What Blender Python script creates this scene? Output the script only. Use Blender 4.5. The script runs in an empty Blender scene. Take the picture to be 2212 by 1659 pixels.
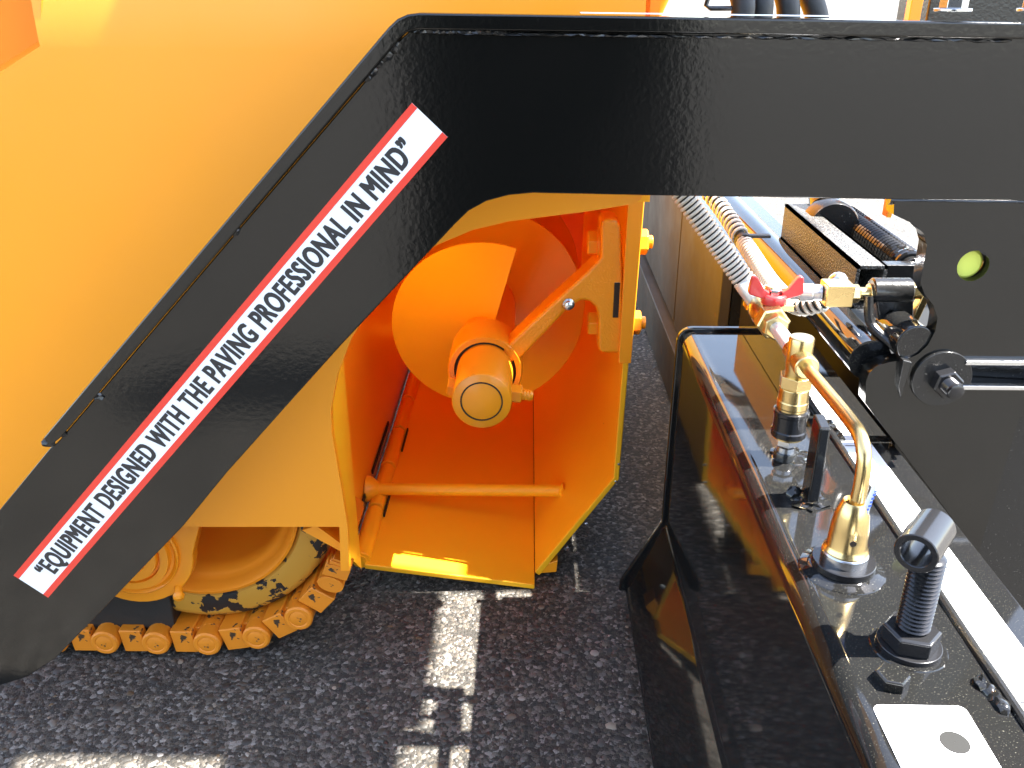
import bpy, bmesh, math, random
import numpy as np
from mathutils import Vector, Matrix, noise
from mathutils.geometry import tessellate_polygon

random.seed(7)
rng = np.random.default_rng(11)
sc = bpy.context.scene
COL = sc.collection
R_ = math.radians

# ------------------------------------------------------------------ camera, sky, sun
S = 0.77                     # metres per working unit
H = 1.35                     # lens height in working units
PITCH, YAW = 24.5, 1.07
F, CU, CV = 1892.3, 1106.0, 829.5
ROT = Matrix.Rotation(R_(YAW), 3, 'Z') @ Matrix.Rotation(R_(90 - PITCH), 3, 'X')
cam_d = bpy.data.cameras.new("camera")
cam = bpy.data.objects.new("camera", cam_d)
COL.objects.link(cam)
cam.location = (0, 0, H * S)
cam.rotation_euler = ROT.to_euler()
cam_d.sensor_width = 36
cam_d.lens = F / 2212 * 36
cam_d.clip_start = 0.02
cam_d.clip_end = 2000
sc.camera = cam

SUN_EL, SUN_AZ = 58.0, 0.2   # azimuth from +X towards +Y
world = bpy.data.worlds.new("World")
sc.world = world
world.use_nodes = True
wn = world.node_tree
sky = wn.nodes.new("ShaderNodeTexSky")
sky.sky_type = 'NISHITA'
sky.sun_disc = False
sky.sun_elevation = R_(SUN_EL)
sky.sun_rotation = R_(90 - SUN_AZ)
sky.altitude = 100
hsv = wn.nodes.new("ShaderNodeHueSaturation")
hsv.inputs["Saturation"].default_value = 0.78
wn.links.new(sky.outputs[0], hsv.inputs["Color"])
wn.links.new(hsv.outputs[0], wn.nodes["Background"].inputs[0])
wn.nodes["Background"].inputs[1].default_value = 0.09
sun_d = bpy.data.lights.new("sun", 'SUN')
sun_d.energy = 5.0
sun_d.angle = R_(0.5)
sun_d.color = (1.0, 0.955, 0.88)
sun = bpy.data.objects.new("sun", sun_d)
COL.objects.link(sun)
SD = Vector((math.cos(R_(SUN_EL)) * math.cos(R_(SUN_AZ)), math.cos(R_(SUN_EL)) * math.sin(R_(SUN_AZ)), math.sin(R_(SUN_EL))))
sun.rotation_euler = SD.to_track_quat('Z', 'Y').to_euler()
sun.location = SD * 10
sc.view_settings.view_transform = 'Standard'
sc.view_settings.look = 'None'
sc.view_settings.gamma = 1
sc.view_settings.exposure = 3.27
sc.render.engine = 'CYCLES'
sc.cycles.max_bounces = 12
sc.cycles.diffuse_bounces = 10
sc.cycles.glossy_bounces = 6
sc.cycles.use_denoising = True
sc.cycles.sample_clamp_indirect = 6
sc.cycles.caustics_reflective = False
sc.cycles.caustics_refractive = False


# ------------------------------------------------------------------ geometry helpers
def P(u, v, Y=None, Z=None, X=None):
    """point of the place seen at (u, v) of the photograph on a known plane"""
    d = ROT @ Vector(((u - CU) / F, -(v - CV) / F, -1))
    if Y is not None: t = Y / d.y
    elif Z is not None: t = (Z - H) / d.z
    else: t = X / d.x
    return Vector((d.x * t, d.y * t, H + d.z * t))


def XZ(pts, Y):
    r = []
    for u, v in pts:
        p = P(u, v, Y=Y)
        r.append((p.x, p.z))
    return r


def frame(d):
    d = Vector(d).normalized()
    a = Vector((0, 0, 1)) if abs(d.z) < 0.9 else Vector((1, 0, 0))
    x = a.cross(d).normalized()
    return x, d.cross(x).normalized(), d


class MB:
    def __init__(s):
        s.v, s.f, s.c = [], [], []

    def add(s, vs, fs):
        o = len(s.v)
        s.v += [Vector(p) for p in vs]
        s.f += [[i + o for i in f] for f in fs]
        return s

    def box(s, x0, x1, y0, y1, z0, z1):
        return s.add([(x, y, z) for x in (x0, x1) for y in (y0, y1) for z in (z0, z1)],
                     [(0, 1, 3, 2), (4, 6, 7, 5), (0, 4, 5, 1), (2, 3, 7, 6), (0, 2, 6, 4), (1, 5, 7, 3)])

    def obox(s, c, ax, ay, az, sx, sy, sz):
        c = Vector(c)
        vs = [c + Vector(ax) * (i * sx / 2) + Vector(ay) * (j * sy / 2) + Vector(az) * (k * sz / 2)
              for i in (-1, 1) for j in (-1, 1) for k in (-1, 1)]
        return s.add(vs, [(0, 1, 3, 2), (4, 6, 7, 5), (0, 4, 5, 1), (2, 3, 7, 6), (0, 2, 6, 4), (1, 5, 7, 3)])

    def loft(s, a, b):
        """ngon a to ngon b"""
        n = len(a)
        return s.add(list(a) + list(b), [tuple(range(n))[::-1], tuple(range(n, 2 * n))] +
                     [(i, (i + 1) % n, n + (i + 1) % n, n + i) for i in range(n)])

    def plate(s, pts, y0, y1, holes=()):
        if not holes:
            return s.loft([(x, y0, z) for x, z in pts], [(x, y1, z) for x, z in pts])
        loops = [list(pts)] + [list(h) for h in holes]
        tri = tessellate_polygon([[Vector((x, z, 0)) for x, z in l] for l in loops])
        flat = [p for l in loops for p in l]
        n = len(flat)
        fs = [tuple(t) for t in tri] + [tuple(i + n for i in t[::-1]) for t in tri]
        o = 0
        for l in loops:
            m = len(l)
            fs += [(o + i, o + (i + 1) % m, n + o + (i + 1) % m, n + o + i) for i in range(m)]
            o += m
        return s.add([(x, y0, z) for x, z in flat] + [(x, y1, z) for x, z in flat], fs)

    def lathe(s, p, d, prof, n=28, cap=True):
        x, y, z = frame(d)
        p = Vector(p)
        vs = []
        for t, r in prof:
            for i in range(n):
                a = 2 * math.pi * i / n
                vs.append(p + z * t + (x * math.cos(a) + y * math.sin(a)) * r)
        fs = []
        for k in range(len(prof) - 1):
            for i in range(n):
                j = (i + 1) % n
                fs.append((k * n + i, k * n + j, (k + 1) * n + j, (k + 1) * n + i))
        if cap:
            fs.append(tuple(range(n))[::-1])
            fs.append(tuple((len(prof) - 1) * n + i for i in range(n)))
        return s.add(vs, fs)

    def cyl(s, p, q, r, n=24):
        p, q = Vector(p), Vector(q)
        return s.lathe(p, q - p, [(0, r), ((q - p).length, r)], n)

    def hexa(s, p, d, r, h, rot=0.0, ch=0.12):
        x, y, z = frame(d)
        p = Vector(p)
        def ring(t, rr):
            return [p + z * t + (x * math.cos(rot + i * math.pi / 3) + y * math.sin(rot + i * math.pi / 3)) * rr for i in range(6)]
        a, b, c = ring(0, r), ring(h * (1 - ch), r), ring(h, r * (1 - ch))
        vs = a + b + c
        fs = [tuple(range(6))[::-1], tuple(range(12, 18))]
        for k in (0, 6):
            fs += [(k + i, k + (i + 1) % 6, k + 6 + (i + 1) % 6, k + 6 + i) for i in range(6)]
        return s.add(vs, fs)

    def tube(s, pts, r, n=12, cap=True):
        pts = [Vector(p) for p in pts]
        rr = r if isinstance(r, (list, tuple)) else [r] * len(pts)
        T = []
        for i in range(len(pts)):
            a, b = pts[max(i - 1, 0)], pts[min(i + 1, len(pts) - 1)]
            T.append((b - a).normalized())
        x, y, _ = frame(T[0])
        vs = []
        for i, p in enumerate(pts):
            x = (x - T[i] * x.dot(T[i])).normalized()
            y = T[i].cross(x)
            for k in range(n):
                a = 2 * math.pi * k / n
                vs.append(p + (x * math.cos(a) + y * math.sin(a)) * rr[i])
        fs = [(i * n + k, i * n + (k + 1) % n, (i + 1) * n + (k + 1) % n, (i + 1) * n + k)
              for i in range(len(pts) - 1) for k in range(n)]
        if cap:
            fs += [tuple(range(n))[::-1], tuple((len(pts) - 1) * n + k for k in range(n))]
        return s.add(vs, fs)

    def blob(s, c, rx, ry, rz, jit=0.2, n=2, seed=0):
        bm = bmesh.new()
        bmesh.ops.create_icosphere(bm, subdivisions=n, radius=1)
        vs = []
        for v in bm.verts:
            k = 1 + jit * noise.noise(v.co * 2.2 + Vector((seed * 3.1, seed, 0)))
            vs.append(Vector(c) + Vector((v.co.x * rx * k, v.co.y * ry * k, v.co.z * rz * k)))
        s.add(vs, [tuple(v.index for v in f.verts) for f in bm.faces])
        bm.free()
        return s

    def ringplate(s, c, d, r0, r1, h, n=36):
        """flat ring (washer)"""
        x, y, z = frame(d)
        c = Vector(c)
        vs = []
        for t, r in ((0, r0), (0, r1), (h, r1), (h, r0)):
            for i in range(n):
                a = 2 * math.pi * i / n
                vs.append(c + z * t + (x * math.cos(a) + y * math.sin(a)) * r)
        fs = []
        for k in range(4):
            for i in range(n):
                j = (i + 1) % n
                fs.append((k * n + i, k * n + j, ((k + 1) % 4) * n + j, ((k + 1) % 4) * n + i))
        return s.add(vs, fs)

    def mesh(s, name, mat, base=Vector((0, 0, 0)), ang=35):
        me = bpy.data.meshes.new(name)
        me.from_pydata([(p - base) * S for p in s.v], [], s.f)
        bm = bmesh.new()
        bm.from_mesh(me)
        bmesh.ops.remove_doubles(bm, verts=bm.verts, dist=1e-6)
        bmesh.ops.recalc_face_normals(bm, faces=bm.faces)
        bm.to_mesh(me)
        bm.free()
        me.materials.append(mat)
        me.polygons.foreach_set('use_smooth', [True] * len(me.polygons))
        me.set_sharp_from_angle(angle=R_(ang))
        return me

    def build(s, name, mat, parent=None, bevel=0, seg=2, ang=35, label=None, blim=38):
        base = BASE.get(parent.name, Vector((0, 0, 0))) if parent else Vector((0, 0, 0))
        me = s.mesh(name, mat, base, ang)
        o = bpy.data.objects.new(name, me)
        COL.objects.link(o)
        if parent:
            o.parent = parent
            BASE[o.name] = base
        if bevel:
            m = o.modifiers.new("bevel", 'BEVEL')
            m.width = bevel * S
            m.segments = seg
            m.limit_method = 'ANGLE'
            m.angle_limit = R_(blim)
            m.harden_normals = True
        if label: o['label'] = label
        return o


BASE = {}


def thing(name, label, cat, loc, group=None):
    o = bpy.data.objects.new(name, None)
    o.empty_display_size = 0.05
    COL.objects.link(o)
    o.location = Vector(loc) * S
    BASE[o.name] = Vector(loc)
    o['label'] = label
    o['category'] = cat
    if group: o['group'] = group
    return o


def tag(o, label=None, cat=None, group=None, kind=None):
    for k, v in (('label', label), ('category', cat), ('group', group), ('kind', kind)):
        if v: o[k] = v
    return o


def circ(cx, cz, r, n=32, a0=0, a1=360):
    m = n if a1 - a0 >= 360 else n + 1
    return [(cx + r * math.cos(R_(a0 + (a1 - a0) * i / n)), cz + r * math.sin(R_(a0 + (a1 - a0) * i / n))) for i in range(m)]


def smooth(pts, it=2):
    """open chaikin smoothing of a 3-D path"""
    pts = [Vector(p) for p in pts]
    for _ in range(it):
        q = [pts[0]]
        for a, b in zip(pts, pts[1:]):
            q += [a * 0.75 + b * 0.25, a * 0.25 + b * 0.75]
        q.append(pts[-1])
        pts = q
    return pts


def resample(pts, step):
    out, acc = [pts[0]], 0.0
    for a, b in zip(pts, pts[1:]):
        L = (b - a).length
        t = step - acc
        while t <= L:
            out.append(a + (b - a) * (t / L))
            t += step
        acc = L - (t - step)
    return out


def coil(path, r, pitch, wire, per=14, n=6):
    """spiral wire round a path"""
    fine = resample(smooth(path, 3), pitch / per)
    m = MB()
    pts = []
    T0 = (fine[1] - fine[0]).normalized()
    x, y, _ = frame(T0)
    for i, p in enumerate(fine):
        t = (fine[min(i + 1, len(fine) - 1)] - fine[max(i - 1, 0)]).normalized()
        x = (x - t * x.dot(t)).normalized()
        y = t.cross(x)
        a = 2 * math.pi * i / per
        pts.append(p + (x * math.cos(a) + y * math.sin(a)) * r)
    return m.tube(pts, wire, n)


# ------------------------------------------------------------------ materials
def mat(name, col, rough=0.4, metal=0.0, spec=0.5, coat=0.0, coat_rough=0.05, bump=None, dust=None, var=0.0, rvar=0.0):
    m = bpy.data.materials.new(name)
    m.use_nodes = True
    nt = m.node_tree
    b = nt.nodes["Principled BSDF"]
    b.inputs["Base Color"].default_value = (*col, 1)
    b.inputs["Roughness"].default_value = rough
    b.inputs["Metallic"].default_value = metal
    b.inputs["Specular IOR Level"].default_value = spec
    b.inputs["Coat Weight"].default_value = coat
    b.inputs["Coat Roughness"].default_value = coat_rough
    tc = nt.nodes.new("ShaderNodeTexCoord")
    L = nt.links.new
    src = None
    if var:
        n = nt.nodes.new("ShaderNodeTexNoise")
        n.inputs["Scale"].default_value = 6
        n.inputs["Detail"].default_value = 6
        L(tc.outputs["Object"], n.inputs["Vector"])
        mx = nt.nodes.new("ShaderNodeMix")
        mx.data_type = 'RGBA'
        mx.inputs[6].default_value = (*[c * (1 - var) for c in col], 1)
        mx.inputs[7].default_value = (*[min(1, c * (1 + var)) for c in col], 1)
        L(n.outputs["Fac"], mx.inputs[0])
        src = mx.outputs[2]
        L(src, b.inputs["Base Color"])
    if rvar:
        n = nt.nodes.new("ShaderNodeTexNoise")
        n.inputs["Scale"].default_value = 9
        n.inputs["Detail"].default_value = 8
        L(tc.outputs["Object"], n.inputs["Vector"])
        mr = nt.nodes.new("ShaderNodeMapRange")
        mr.inputs[1].default_value, mr.inputs[2].default_value = 0.3, 0.7
        mr.inputs[3].default_value, mr.inputs[4].default_value = max(0.02, rough - rvar), rough + rvar
        L(n.outputs["Fac"], mr.inputs[0])
        L(mr.outputs[0], b.inputs["Roughness"])
    if dust:
        dcol, thr, scale = dust
        vo = nt.nodes.new("ShaderNodeTexNoise")
        vo.inputs["Scale"].default_value = scale
        vo.inputs["Detail"].default_value = 3
        L(tc.outputs["Object"], vo.inputs["Vector"])
        mr = nt.nodes.new("ShaderNodeMapRange")
        mr.inputs[1].default_value, mr.inputs[2].default_value = thr, thr + 0.1
        L(vo.outputs["Fac"], mr.inputs[0])
        mx = nt.nodes.new("ShaderNodeMix")
        mx.data_type = 'RGBA'
        mx.inputs[7].default_value = (*dcol, 1)
        if src: L(src, mx.inputs[6])
        else: mx.inputs[6].default_value = (*col, 1)
        L(mr.outputs[0], mx.inputs[0])
        L(mx.outputs[2], b.inputs["Base Color"])
        src = mx.outputs[2]
    if bump:
        sc_, st, di = bump
        n = nt.nodes.new("ShaderNodeTexNoise")
        n.inputs["Scale"].default_value = sc_
        n.inputs["Detail"].default_value = 2
        L(tc.outputs["Object"], n.inputs["Vector"])
        bp = nt.nodes.new("ShaderNodeBump")
        bp.inputs["Strength"].default_value = st
        bp.inputs["Distance"].default_value = di
        L(n.outputs["Fac"], bp.inputs["Height"])
        L(bp.outputs[0], b.inputs["Normal"])
        if coat: L(bp.outputs[0], b.inputs["Coat Normal"])
    return m


YEL = (0.87, 0.305, 0.009)
M = {}
M['yellow'] = mat('yellow_paint', YEL, 0.34, bump=(120, 0.04, 0.002), var=0.03, rvar=0.04)
M['yellow_in'] = mat('yellow_paint_inside', (0.9, 0.44, 0.013), 0.4, spec=0.35, bump=(90, 0.15, 0.002), var=0.04, dust=((0.12, 0.04, 0.01), 0.76, 45))
M['yellow_deep_shaded'] = mat('yellow_paint_deep_shaded', (0.78, 0.25, 0.01), 0.45, spec=0.3, var=0.08)  # deeper orange: the pocket's own tone, painted-in shade on the wheel rim
M['yellow_cast'] = mat('yellow_paint_cast', YEL, 0.3, bump=(260, 0.5, 0.002), var=0.05)
M['black_arm'] = mat('black_arm_paint', (0.004, 0.004, 0.0035), 0.13, spec=0.6, bump=(150, 0.075, 0.002), dust=((0.02, 0.02, 0.018), 0.7, 300))
M['black_gloss'] = mat('black_gloss_paint', (0.008, 0.008, 0.008), 0.06, spec=0.5, dust=((0.10, 0.095, 0.075), 0.64, 850), bump=(14, 0.05, 0.004))
M['black_plain'] = mat('black_satin_paint', (0.012, 0.012, 0.012), 0.22, dust=((0.14, 0.13, 0.11), 0.68, 300), bump=(160, 0.2, 0.002))
M['black_grit'] = mat('black_grit_paint', (0.02, 0.02, 0.019), 0.38, dust=((0.11, 0.11, 0.10), 0.5, 330), bump=(330, 1.0, 0.004))
M['black_flat'] = mat('flat_black', (0.01, 0.01, 0.01), 0.6, spec=0.2)
M['rubber'] = mat('black_rubber', (0.013, 0.013, 0.013), 0.55, bump=(60, 0.3, 0.003))
M['brass'] = mat('brass', (0.66, 0.49, 0.22), 0.26, metal=1.0, bump=(50, 0.1, 0.002), rvar=0.06)
M['steel'] = mat('zinc_steel', (0.62, 0.63, 0.64), 0.24, metal=1.0, rvar=0.08)
M['dark_steel'] = mat('dark_steel', (0.012, 0.012, 0.013), 0.17, metal=0.1, rvar=0.08)
M['zinc_yellow'] = mat('yellow_zinc', (0.6, 0.66, 0.1), 0.5)
M['spring'] = mat('hose_guard_steel', (0.62, 0.57, 0.49), 0.35, metal=0.1)
M['ferrule'] = mat('hose_ferrule', (0.75, 0.75, 0.74), 0.25, metal=0.6)
M['red'] = mat('red_plastic', (0.62, 0.03, 0.03), 0.3, coat=0.3)
M['white'] = mat('white_vinyl', (0.8, 0.82, 0.84), 0.35)
M['vinyl_red'] = mat('red_vinyl', (0.72, 0.05, 0.03), 0.35)
M['ink'] = mat('black_ink', (0.02, 0.02, 0.022), 0.4)
M['grey_ink'] = mat('grey_ink', (0.011, 0.011, 0.0105), 0.7, spec=0.2)
M['faint_ink'] = mat('faint_ink', (0.07, 0.07, 0.07), 0.6)
M['blue_ink'] = mat('blue_ink', (0.05, 0.12, 0.5), 0.4)
M['recess'] = mat('shadow_gap', (0.02, 0.012, 0.006), 0.8)
M['cloth'] = mat('dark_cloth', (0.008, 0.008, 0.009), 0.9, spec=0.1)
M['skin'] = mat('skin', (0.45, 0.27, 0.19), 0.5)
M['screed'] = mat('bare_screed_steel', (0.075, 0.064, 0.05), 0.55, spec=0.15, var=0.3, rvar=0.12, dust=((0.2, 0.1, 0.04), 0.68, 18))


def chipped(name, paint, under, scale, thr):
    """paint flaked off in patches"""
    m = bpy.data.materials.new(name)
    m.use_nodes = True
    nt = m.node_tree
    L = nt.links.new
    b = nt.nodes["Principled BSDF"]
    tc = nt.nodes.new("ShaderNodeTexCoord")
    n1 = nt.nodes.new("ShaderNodeTexNoise")
    n1.inputs["Scale"].default_value = scale
    n1.inputs["Detail"].default_value = 5
    n1.inputs["Roughness"].default_value = 0.62
    L(tc.outputs["Object"], n1.inputs["Vector"])
    vo = nt.nodes.new("ShaderNodeTexVoronoi")
    vo.inputs["Scale"].default_value = scale * 2.2
    L(tc.outputs["Object"], vo.inputs["Vector"])
    sub = nt.nodes.new("ShaderNodeMath")
    sub.operation = 'MULTIPLY_ADD'
    L(vo.outputs["Distance"], sub.inputs[0])
    sub.inputs[1].default_value = 0.12
    L(n1.outputs["Fac"], sub.inputs[2])
    mr = nt.nodes.new("ShaderNodeMapRange")
    mr.inputs[1].default_value, mr.inputs[2].default_value = thr, thr + 0.012
    L(sub.outputs[0], mr.inputs[0])
    mx = nt.nodes.new("ShaderNodeMix")
    mx.data_type = 'RGBA'
    mx.inputs[6].default_value = (*paint, 1)
    mx.inputs[7].default_value = (*under, 1)
    L(mr.outputs[0], mx.inputs[0])
    L(mx.outputs[2], b.inputs["Base Color"])
    b.inputs["Roughness"].default_value = 0.5
    bp = nt.nodes.new("ShaderNodeBump")
    bp.inputs["Strength"].default_value = 0.6
    bp.inputs["Distance"].default_value = 0.003
    bp.invert = True
    L(mr.outputs[0], bp.inputs["Height"])
    L(bp.outputs[0], b.inputs["Normal"])
    return m


M['tyre'] = chipped('flaking_paint_on_rubber', (0.5, 0.25, 0.03), (0.012, 0.012, 0.012), 22, 0.59)
M['track'] = chipped('track_paint', (0.68, 0.215, 0.009), (0.05, 0.028, 0.012), 34, 0.70)

# ------------------------------------------------------------------ asphalt
def asphalt():
    m = bpy.data.materials.new("asphalt")
    m.use_nodes = True
    nt = m.node_tree
    L = nt.links.new
    b = nt.nodes["Principled BSDF"]
    tc = nt.nodes.new("ShaderNodeTexCoord")
    vo = nt.nodes.new("ShaderNodeTexVoronoi")
    vo.inputs["Scale"].default_value = 150
    L(tc.outputs["Object"], vo.inputs["Vector"])
    rp = nt.nodes.new("ShaderNodeValToRGB")
    e = rp.color_ramp.elements
    e[0].position, e[0].color = 0.0, (0.015, 0.0134, 0.011, 1)
    e[1].position, e[1].color = 1.0, (0.2, 0.19, 0.17, 1)
    for p, c in ((0.45, (0.026, 0.0228, 0.018, 1)), (0.7, (0.066, 0.056, 0.043, 1)), (0.9, (0.11, 0.1, 0.088, 1))):
        x = e.new(p)
        x.color = c
    sep = nt.nodes.new("ShaderNodeSeparateColor")
    L(vo.outputs["Color"], sep.inputs[0])
    L(sep.outputs[0], rp.inputs[0])
    big = nt.nodes.new("ShaderNodeTexNoise")
    big.inputs["Scale"].default_value = 3.5
    big.inputs["Detail"].default_value = 7
    L(tc.outputs["Object"], big.inputs["Vector"])
    mr = nt.nodes.new("ShaderNodeMapRange")
    mr.inputs[3].default_value, mr.inputs[4].default_value = 0.65, 1.35
    L(big.outputs["Fac"], mr.inputs[0])
    mx = nt.nodes.new("ShaderNodeMix")
    mx.data_type = 'RGBA'
    mx.blend_type = 'MULTIPLY'
    mx.inputs[0].default_value = 1
    L(rp.outputs[0], mx.inputs[6])
    L(mr.outputs[0], mx.inputs[7])
    L(mx.outputs[2], b.inputs["Base Color"])
    b.inputs["Roughness"].default_value = 0.72
    fine = nt.nodes.new("ShaderNodeTexNoise")
    fine.inputs["Scale"].default_value = 420
    fine.inputs["Detail"].default_value = 4
    L(tc.outputs["Object"], fine.inputs["Vector"])
    ad = nt.nodes.new("ShaderNodeMath")
    ad.operation = 'MULTIPLY_ADD'
    ad.inputs[1].default_value = -0.8
    L(vo.outputs["Distance"], ad.inputs[0])
    L(fine.outputs["Fac"], ad.inputs[2])
    bp = nt.nodes.new("ShaderNodeBump")
    bp.inputs["Strength"].default_value = 0.8
    bp.inputs["Distance"].default_value = 0.004
    L(ad.outputs[0], bp.inputs["Height"])
    L(bp.outputs[0], b.inputs["Normal"])
    return m


M['asphalt'] = asphalt()
g = MB()
g.add([(-900, -900, 0), (900, -900, 0), (900, 900, 0), (-900, 900, 0)], [(0, 1, 2, 3)])
tag(g.build("ground", M['asphalt']), kind='structure')


def stones():
    """aggregate standing proud of the binder where the ground is close to the lens"""
    n1, n2 = 13000, 3200
    xs = np.concatenate([rng.uniform(-1.25, 0.36, n1), rng.uniform(0.0, 0.6, n2)])
    ys = np.concatenate([rng.uniform(1.12, 1.98, n1), rng.uniform(1.95, 3.6, n2)])
    N = len(xs)
    rad = np.clip(rng.lognormal(math.log(0.0036), 0.5, N), 0.0014, 0.0125)
    k = 7
    ang = np.linspace(0, 2 * np.pi, k, endpoint=False)[None, :] + rng.uniform(0, 6.28, (N, 1))
    el = rng.uniform(0.6, 1.0, (N, 1))
    th = rng.uniform(0, 3.14, (N, 1))
    rr = rad[:, None] * rng.uniform(0.78, 1.15, (N, k))
    ex, ey = np.cos(ang) * rr, np.sin(ang) * rr * el
    px, py = ex * np.cos(th) - ey * np.sin(th), ex * np.sin(th) + ey * np.cos(th)
    top = 0.0003 + rad * rng.uniform(0.0, 0.15, N)
    V = np.zeros((N, 2 * k + 1, 3))
    V[:, :k, 0], V[:, :k, 1], V[:, :k, 2] = xs[:, None] + px, ys[:, None] + py, -0.001
    V[:, k:2 * k, 0], V[:, k:2 * k, 1] = xs[:, None] + px * 0.78, ys[:, None] + py * 0.78
    V[:, k:2 * k, 2] = top[:, None] * rng.uniform(0.7, 1.0, (N, k))
    V[:, 2 * k, 0], V[:, 2 * k, 1], V[:, 2 * k, 2] = xs, ys, top * 1.15
    f1 = [(i, (i + 1) % k, k + (i + 1) % k, k + i) for i in range(k)]
    f2 = [(k + i, k + (i + 1) % k, 2 * k) for i in range(k)]
    off = np.arange(N)[:, None, None] * (2 * k + 1)
    F1 = (np.array(f1)[None] + off).reshape(-1, 4)
    F2 = (np.array(f2)[None] + off).reshape(-1, 3)
    me = bpy.data.meshes.new("asphalt_aggregate")
    nv = N * (2 * k + 1)
    me.vertices.add(nv)
    me.vertices.foreach_set('co', (V * S).reshape(-1))
    loops = np.concatenate([F1.reshape(-1), F2.reshape(-1)])
    tot = np.concatenate([np.full(len(F1), 4), np.full(len(F2), 3)])
    me.loops.add(len(loops))
    me.loops.foreach_set('vertex_index', loops.astype(np.int32))
    me.polygons.add(len(tot))
    me.polygons.foreach_set('loop_start', np.concatenate([[0], np.cumsum(tot)[:-1]]).astype(np.int32))
    me.update(calc_edges=True)
    me.validate()
    val = np.clip(rng.lognormal(math.log(0.042), 0.7, N), 0.012, 0.24)
    tint = np.array([[1, .90, .75], [1, .83, .62], [.98, .93, .86], [1, .92, .79]])[rng.integers(0, 4, N)]
    tint[rng.random(N) < 0.015] = (1.1, 0.72, 0.35)
    c = np.ones((N, 4))
    c[:, :3] = val[:, None] * tint
    at = me.attributes.new("stone_colour", 'FLOAT_COLOR', 'POINT')
    at.data.foreach_set('color', np.repeat(c, 2 * k + 1, axis=0).reshape(-1).astype(np.float32))
    m = bpy.data.materials.new("aggregate")
    m.use_nodes = True
    nt = m.node_tree
    a = nt.nodes.new("ShaderNodeAttribute")
    a.attribute_name = "stone_colour"
    b = nt.nodes["Principled BSDF"]
    nt.links.new(a.outputs["Color"], b.inputs["Base Color"])
    b.inputs["Roughness"].default_value = 0.6
    me.materials.append(m)
    o = bpy.data.objects.new("asphalt_aggregate", me)
    COL.objects.link(o)
    tag(o, "small grey and brown stones bedded in the dark asphalt", None, None, 'stuff')


stones()

# ------------------------------------------------------------------ paver body
YP = 1.46
body = thing("paver_body", "large yellow painted side panel of the paving machine behind the black arm", "paving machine", (-0.6, YP, 0))
lower = [(-150, 250), (0, 156), (86, 100), (1390, 104), (1390, 418), (1384, 431), (1370, 440), (1330, 447), (1260, 458), (1180, 468),
         (1100, 478), (1020, 497), (940, 531), (870, 585), (805, 655), (757, 735), (729, 810), (715, 885), (717, 935), (728, 1000),
         (741, 1075), (751, 1138), (755, 1233), (736, 1233), (733, 1138), (-150, 1138)]
m = MB()
m.plate(XZ(lower, YP), YP, YP + 0.018)
z0 = P(90, 100, Y=YP).z
xa, xb = P(86, 100, Y=YP).x, P(1390, 104, Y=YP).x
zl, zr = P(86, 100, Y=YP).z, P(1390, 104, Y=YP).z
rows, yy = [], YP
NR = 40
for i in range(NR + 1):
    if i: yy += 0.012 * math.tan(R_(min(i / 16, 1.0) * 11))
    rows.append((yy, i * 0.012))
vs = [(x, y + dy, zb + h) for dy in (0, 0.018) for y, h in rows for x, zb in ((xa, zl), (xb, zr))]
n = len(rows)
fs = []
for i in range(n - 1):
    fs += [(2 * i, 2 * i + 1, 2 * i + 3, 2 * i + 2), (2 * n + 2 * i, 2 * n + 2 * i + 2, 2 * n + 2 * i + 3, 2 * n + 2 * i + 1),
           (2 * i, 2 * i + 2, 2 * n + 2 * i + 2, 2 * n + 2 * i), (2 * i + 1, 2 * n + 2 * i + 1, 2 * n + 2 * i + 3, 2 * i + 3)]
m.add(vs, fs).build("side_panel", M['yellow'], body, ang=20)
# pocket at the upper left
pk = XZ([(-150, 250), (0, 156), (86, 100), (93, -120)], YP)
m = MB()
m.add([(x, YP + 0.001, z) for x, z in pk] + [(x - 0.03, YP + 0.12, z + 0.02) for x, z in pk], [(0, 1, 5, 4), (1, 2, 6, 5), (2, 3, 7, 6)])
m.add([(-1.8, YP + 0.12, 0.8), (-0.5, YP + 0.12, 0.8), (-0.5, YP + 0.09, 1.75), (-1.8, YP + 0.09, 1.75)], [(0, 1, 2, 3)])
m.build("pocket_recess", M['yellow_deep_shaded'], body)
# shell that closes the machine
m = MB()
m.box(-1.8, 0.2, 1.97, 3.3, 1.86, 1.9)
m.box(-1.8, -0.1, YP + 0.2, 1.97, 1.86, 1.9)
m.box(0.19, 0.205, YP + 0.05, 1.97, 1.02, 1.50)
m.box(0.19, 0.205, 1.97, 3.24, 1.02, 1.86)
m.box(-1.8, -0.44, 3.3, 3.33, 0.3, 1.9)
m.box(-0.44, 0.24, 3.3, 3.33, 0.0, 1.9)
m.box(-1.8, -0.47, 1.93, 1.95, 0.12, 1.3)
m.build("shell", M['yellow'], body)
a, b_ = P(655, 1140, Y=1.50), P(740, 1186, Y=1.50)
MB().loft([(a.x, 1.49, a.z), (a.x + 0.03, 1.49, a.z + 0.012), (b_.x, 1.49, b_.z + 0.02), (b_.x, 1.49, b_.z)],
          [(a.x, 1.56, a.z), (a.x + 0.03, 1.56, a.z + 0.012), (b_.x, 1.56, b_.z + 0.02), (b_.x, 1.56, b_.z)]).build("brace", M['yellow'], body)
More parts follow.
